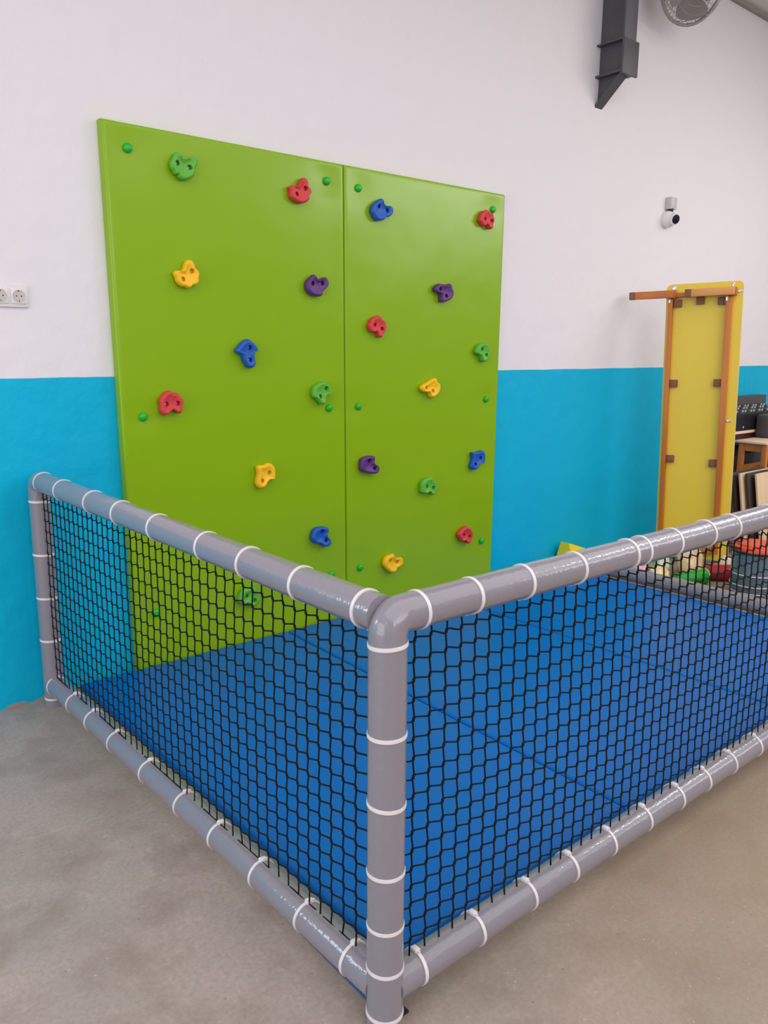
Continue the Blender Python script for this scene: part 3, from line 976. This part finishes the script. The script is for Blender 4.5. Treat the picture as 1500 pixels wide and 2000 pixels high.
# ---------------------------------------------------------------- yellow table standing on its end
# local frame: w runs up the tabletop, u across it away from the wall, n out of its underside (-X)
TU = Vector((0.375206, -0.926374, 0.032423)).normalized()
TW = Vector((0.0, 0.034979, 0.999388)).normalized()
TN = Vector((-0.926941, -0.374976, 0.013124)).normalized()
TO = Vector((4.05, -0.26, 2.02)) - TW * 2.016
tb = thing('yellow_table', 'yellow table with orange wooden frame standing on end against the wall, legs folded sideways', 'table', TO)
TROT = Matrix((TU, TN, TW)).transposed()


def tpart(name, u0, u1, n0, n1, w0, w1, material, bev=0.002, parent=None, label=None):
    c = TO + TU * ((u0 + u1) / 2) + TN * ((n0 + n1) / 2) + TW * ((w0 + w1) / 2)
    hs = Vector((u1 - u0, n1 - n0, w1 - w0)) / 2
    bm = box_bm(-hs, hs, bev)
    bmesh.ops.transform(bm, matrix=Matrix.Translation(c) @ TROT.to_4x4(), verts=bm.verts)
    return bm_obj(name, bm, material, parent or tb, c, smooth=True, angle=math.radians(40), label=label)


def rounded_board(name, u0, u1, n0, n1, w0, w1, rad, material, parent):
    out = []
    for (cu, cw, a0) in ((u1 - rad, w1 - rad, 0), (u0 + rad, w1 - rad, 90), (u0 + rad, w0 + rad, 180), (u1 - rad, w0 + rad, 270)):
        for k in range(7):
            a = math.radians(a0 + 15 * k)
            out.append((cu + rad * math.cos(a), cw + rad * math.sin(a)))
    m_ = len(out)
    vs = [TO + TU * u + TN * n + TW * w_ for n in (n0, n1) for u, w_ in out]
    fs = [tuple(range(m_)), tuple(range(m_, 2 * m_))] + [(i, (i + 1) % m_, m_ + (i + 1) % m_, m_ + i) for i in range(m_)]
    return mesh_obj(name, vs, fs, material, parent, at=TO + TW * w0)


H0 = 2.016            # height of the top edge above the foot along w
rounded_board('tabletop', 0.0, 0.512, -0.004, 0.0, 0.002, H0 - 0.002, 0.035, YELLOW_BOARD, tb)
rounded_board('edge_band', -0.002, 0.514, -0.022, -0.004, 0.0, H0, 0.036, EDGE_BAND, tb)
tpart('long_apron', 0.020, 0.050, 0.0, 0.050, 0.06, H0 - 0.108, PINE)
tpart('long_apron', 0.405, 0.446, 0.0, 0.050, 0.06, H0 - 0.108, PINE)
tpart('end_apron', 0.050, 0.405, 0.0, 0.045, H0 - 0.095, H0 - 0.065, PINE)
tpart('end_apron', 0.050, 0.405, 0.0, 0.045, 0.06, 0.09, PINE)
for (u, w_) in ((0.082, -0.138), (0.235, -0.125), (0.378, -0.134), (0.079, -0.709), (0.379, -0.707), (0.079, -1.265), (0.376, -1.288)):
    tpart('corner_block', u - 0.027, u + 0.026, 0.0, 0.028, H0 + w_ - 0.027, H0 + w_ + 0.027, BROWN_BLOCK)
for (ua, ub, m_, lab) in ((-0.247, 0.058, PINE, 'orange leg reaching towards the wall'), (0.137, 0.462, PINE_LEG, 'pale leg lying across the underside')):
    wv = H0 - 0.075
    lg = tpart('leg', ua + 0.042, ub, 0.060, 0.105, wv - 0.026, wv + 0.026, m_, 0.004, label=lab)
    tpart('foot_cap', ua, ua + 0.043, 0.0595, 0.1055, wv - 0.0265, wv + 0.0265, BROWN_BLOCK, 0.004, parent=lg)
    tpart('hinge_block', ub - 0.045, ub + 0.012, 0.0, 0.061, wv - 0.028, wv + 0.028, PINE, 0.003)
for (u, w_, a, b_, n0, n1) in ((0.051, -0.028, 0.016, 0.014, 0, 0.004), (0.447, -0.026, 0.008, 0.016, 0, 0.004), (0.484, -0.072, 0.022, 0.008, 0, 0.004),
                               (0.459, -0.98, 0.024, 0.008, 0, 0.004), (0.030, -0.120, 0.007, 0.016, 0.050, 0.054), (0.413, -0.122, 0.008, 0.018, 0.050, 0.054)):
    tpart('metal_bracket', u - a, u + a, n0, n1, H0 + w_ - b_, H0 + w_ + b_, STEEL, 0.001)

# ---------------------------------------------------------------- leaning boards
BOARDS = [(4.572, -0.620, 0.640, DARK_LAM, 'dark brown leaning board, rearmost of the boards by the yellow table'),
          (4.592, -0.665, 0.636, PALE_LAM, 'pale plywood board leaning in front of the rearmost dark board'),
          (4.632, -0.700, 0.636, DARK_LAM, 'dark brown board leaning between two pale boards'),
          (4.690, -0.745, 0.632, PALE_LAM, 'pale plywood board leaning foremost of the boards by the yellow table')]
for (x, y, z, m_, lab) in BOARDS:
    th = 0.016
    lean = math.atan2(0.105, z)
    L_ = z / math.cos(lean) - 0.006
    c = Vector((x + 0.26, y - 0.0525, z / 2))
    rot = Matrix.Rotation(-lean, 3, 'X')
    bm = box_bm((-0.26, -th / 2, -L_ / 2), (0.26, th / 2, L_ / 2), 0.0015)
    bmesh.ops.transform(bm, matrix=Matrix.Translation(c) @ rot.to_4x4(), verts=bm.verts)
    zmin = min(v.co.z for v in bm.verts)
    bmesh.ops.translate(bm, verts=bm.verts, vec=(0, 0, 0.001 - zmin))
    o = bm_obj('wood_board', bm, m_, None, (x + 0.26, y - 0.105, 0.001), smooth=True, angle=math.radians(40))
    tag(o, lab, 'board', 'boards leaning beside the yellow table')

# ---------------------------------------------------------------- wooden stool
st = thing('wooden_stool', 'orange wooden stool with a pale seat behind the leaning boards', 'stool', (5.46, -0.40, 0))
box('seat', (5.285, -0.545, 0.787), (5.985, -0.262, 0.807), BIRCH, st, bev=0.006)
for x in (5.315, 5.935):
    for y in (-0.520, -0.322):
        box('leg', (x - 0.012, y - 0.018, 0), (x + 0.030, y + 0.024, 0.787), PINE, st, bev=0.003)
for y in (-0.512, -0.306):
    box('apron', (5.345, y - 0.008, 0.722), (5.920, y + 0.008, 0.787), PINE, st)
    box('stretcher', (5.345, y - 0.008, 0.560), (5.920, y + 0.008, 0.590), PINE, st)
for x in (5.318, 5.948):
    box('apron', (x - 0.006, -0.497, 0.722), (x + 0.008, -0.340, 0.787), PINE, st)
    box('stretcher', (x - 0.006, -0.497, 0.545), (x + 0.008, -0.340, 0.600), PINE, st)

# ---------------------------------------------------------------- shelf table with sound equipment
sh = thing('side_table', 'narrow pale table against the turquoise wall carrying the mixing desk', 'table', (5.9, -0.13, 0))
box('top', (5.20, -0.255, 0.850), (6.75, -0.004, 0.874), BIRCH, sh, bev=0.002)
box('apron', (5.23, -0.235, 0.800), (6.72, -0.215, 0.850), mat('dark_red_wood', lin(70, 34, 28), rough=0.5), sh)
for x in (5.23, 6.68):
    for y in (-0.235, -0.05):
        box('leg', (x, y, 0), (x + 0.035, y + 0.035, 0.80), PINE, sh, bev=0.002)
cr = thing('dark_stand_in', 'black box added under the narrow table to fill the dark area behind the stool', 'stand-in box', (5.75, -0.13, 0))  # added box, stands in for the dark area under the table
box('stand_in_body', (5.29, -0.205, 0.0), (6.25, -0.01, 0.66), BLACK, cr, bev=0.01)
box('stand_in_lid', (5.28, -0.212, 0.66), (6.26, -0.005, 0.70), DARK, cr, bev=0.006)
mx = thing('mixing_desk', 'black mixing desk with rows of knobs on the narrow table', 'mixing desk', (5.75, -0.13, 0.8745))
prof = [(-0.250, 0.8745), (-0.250, 1.020), (-0.205, 1.050), (-0.120, 1.078), (-0.090, 1.078), (-0.090, 0.8745)]
vs = [(x, y, z) for x in (5.22, 6.10) for y, z in prof]
m_ = len(prof)
mesh_obj('housing', vs, [tuple(range(m_)), tuple(range(m_, 2 * m_))] + [(i, (i + 1) % m_, m_ + (i + 1) % m_, m_ + i) for i in range(m_)], BLACK, mx)
KNOB_W = mat('pale_knob', lin(196, 192, 190), rough=0.4)
for r_, (y, z) in enumerate(((-0.228, 1.0345), (-0.185, 1.056), (-0.145, 1.0695))):
    for k in range(16):
        M = Matrix.Translation((5.25 + 0.052 * k, y, z)) @ Matrix.Rotation(math.radians(25), 4, 'X')
        lathe_obj('knob', [(0.008, -0.002), (0.008, 0.010), (0.006, 0.014)], M, KNOB_W if (k + r_) % 3 else DKGREY, mx, n=8)
lathe_obj('badge', [(0.0095, 0), (0.0095, 0.002)], Matrix.Translation((5.455, -0.2498, 0.905)) @ ROT_OUT, KNOB_W, mx, n=16)
tag(box('amplifier', (5.40, -0.088, 0.8745), (6.20, -0.006, 1.155), DKGREY, None, bev=0.006), 'dark grey amplifier box behind the mixing desk against the wall', 'amplifier')
spk = thing('speaker', 'rounded dark grey speaker on the stool at the right edge', 'speaker', (5.76, -0.33, 0.8075))
box('cabinet', (5.645, -0.405, 0.8075), (5.88, -0.264, 1.010), DKGREY, spk, bev=0.025)
box('grille', (5.670, -0.410, 0.850), (5.855, -0.403, 0.985), BLACK, spk, bev=0.003)

# ---------------------------------------------------------------- clutter on the floor beyond the mats
jx, jy = 3.655, -1.270
tub = thing('storage_tub', 'big blue clear plastic tub with an orange red lid beyond the mats', 'tub', (jx, jy, 0))
JM = Matrix.Translation((jx, jy, 0.0))
lathe_obj('body', [(0.118, 0.001), (0.128, 0.006), (0.134, 0.05), (0.138, 0.075), (0.132, 0.080), (0.136, 0.14), (0.142, 0.146), (0.140, 0.152), (0.146, 0.300), (0.140, 0.300), (0.130, 0.152), (0.120, 0.012), (0.0, 0.012)], JM, TUB_BLUE, tub, n=40)
for r, z in ((0.132, 0.030), (0.1405, 0.078), (0.144, 0.149)):
    vv, ff = [], []
    sweep([(jx + r * math.cos(2 * math.pi * k / 36), jy + r * math.sin(2 * math.pi * k / 36), z) for k in range(37)], 0.0035, 6, False, vv, ff)
    mesh_obj('rib', vv, ff, WHITE_PLASTIC, tub, at=(jx, jy, z), smooth=True)
lathe_obj('contents', [(0.10, 0.013), (0.118, 0.12), (0.122, 0.21), (0.05, 0.235)], JM, mat('blue_contents', lin(36, 84, 128), rough=0.6, bump=(30, 0.8, 0.02)), tub, n=24)
lid = lathe_obj('lid', [(0.148, 0.296), (0.152, 0.300), (0.152, 0.322), (0.146, 0.330), (0.120, 0.332), (0.116, 0.344), (0.02, 0.346)], JM, RED_LID, tub, n=40)
lathe_obj('rim', [(0.1525, 0.288), (0.156, 0.290), (0.156, 0.300), (0.1525, 0.302)], JM, BLACK, tub, n=40)
for a in (math.radians(150), math.radians(330)):
    d = Vector((math.cos(a), math.sin(a), 0))
    t2 = Vector((-d.y, d.x, 0))
    c = Vector((jx, jy, 0.325))
    tube('handle', [c + d * 0.150 + t2 * 0.05, c + d * 0.175 + t2 * 0.04, c + d * 0.180, c + d * 0.175 - t2 * 0.04, c + d * 0.150 - t2 * 0.05], 0.008, BLACK, tub, n=10)


def lying(name, label, a, b, r0, r1, m_, rimcol=None, cat='cup'):
    """a tapered beaker lying on its side from a (base) to b (mouth), both given on the floor"""
    a, b = Vector((a[0], a[1], r0 + 0.001)), Vector((b[0], b[1], r1 + 0.001))
    L_ = (b - a).length
    M = Matrix.Translation(a) @ (b - a).to_track_quat('Z', 'Y').to_matrix().to_4x4()
    t = thing(name, label, cat, ((a.x + b.x) / 2, (a.y + b.y) / 2, 0))
    lathe_obj('wall', [(r0 * 0.9, 0), (r0, 0.006), (r1, L_), (r1 - 0.004, L_), (r0 - 0.004, 0.012), (0.001, 0.012)], M, m_, t, n=28)
    if rimcol:
        vv, ff = [], []
        sweep([M @ Vector((r1 * math.cos(2 * math.pi * k / 28), r1 * math.sin(2 * math.pi * k / 28), L_)) for k in range(29)], 0.005, 6, False, vv, ff)
        mesh_obj('rim', vv, ff, rimcol, t, at=M @ Vector((0, 0, L_)), smooth=True)
    return t


lying('plastic_beaker', 'bright green plastic beaker lying on its side beyond the low rail', (3.445, -0.850), (3.640, -0.955), 0.040, 0.052, TUB_GREEN, mat('pale_green_rim', lin(150, 220, 140), rough=0.4))
lying('plastic_beaker', 'dark red plastic beaker lying behind the green beaker', (3.735, -0.905), (3.865, -1.055), 0.052, 0.056, TUB_RED)


def bag(name, label, c, size, m_, seed, cat='bag'):
    bm = bmesh.new()
    bmesh.ops.create_icosphere(bm, subdivisions=4, radius=1.0)
    for v in bm.verts:
        p = v.co.copy()
        k = 1 + 0.28 * noise2(p.x * 1.6 + seed, p.y * 1.6 + p.z * 1.3, 1.0) + 0.14 * noise2(p.x * 4 + p.z * 3, p.y * 4 + seed, 1.0)
        v.co = Vector((p.x * size[0] * k, p.y * size[1] * k, max(p.z * k, -0.55) * size[2]))
    zmin = min(v.co.z for v in bm.verts)
    bmesh.ops.translate(bm, verts=bm.verts, vec=Vector((c[0], c[1], 0.001 - zmin)))
    o = bm_obj(name, bm, m_, None, (c[0], c[1], 0.001), smooth=True)
    return tag(o, label, cat)


bag('plastic_bag', 'pink and white crumpled plastic bag by the end of the low rail', (3.41, -0.560), (0.085, 0.075, 0.10), BAG_PINK, 1.0)
bag('plastic_bag', 'green and white printed plastic bag between the pink and the beige bags', (3.615, -0.610), (0.08, 0.075, 0.125), BAG_GREEN, 4.0)
bag('plastic_bag', 'beige plastic bag lying behind the green beaker', (3.425, -0.73), (0.085, 0.062, 0.07), BAG_BEIGE, 8.0)
bag('plastic_bag', 'large beige plastic bag standing behind the red and green beakers', (3.79, -0.755), (0.10, 0.075, 0.145), BAG_BEIGE, 12.0)
bag('paper_bag', 'white crumpled paper bag at the foot of the yellow table', (3.965, -0.930), (0.035, 0.05, 0.09), BAG_WHITE, 15.0)

# yellow foam wedge lying against the wall
wd = mesh_obj('foam_wedge', [(3.205, -0.015, 0.0), (3.62, -0.015, 0.0), (3.62, -0.20, 0.0), (3.205, -0.20, 0.0), (3.235, -0.05, 0.185), (3.235, -0.12, 0.185), (3.60, -0.05, 0.06), (3.60, -0.12, 0.06)],
              [(0, 1, 2, 3), (0, 3, 5, 4), (1, 2, 7, 6), (4, 5, 7, 6), (0, 1, 6, 4), (3, 2, 7, 5)], YELLOW_FOAM)
tag(wd, 'yellow foam wedge lying by the wall behind the right rail', 'foam wedge')
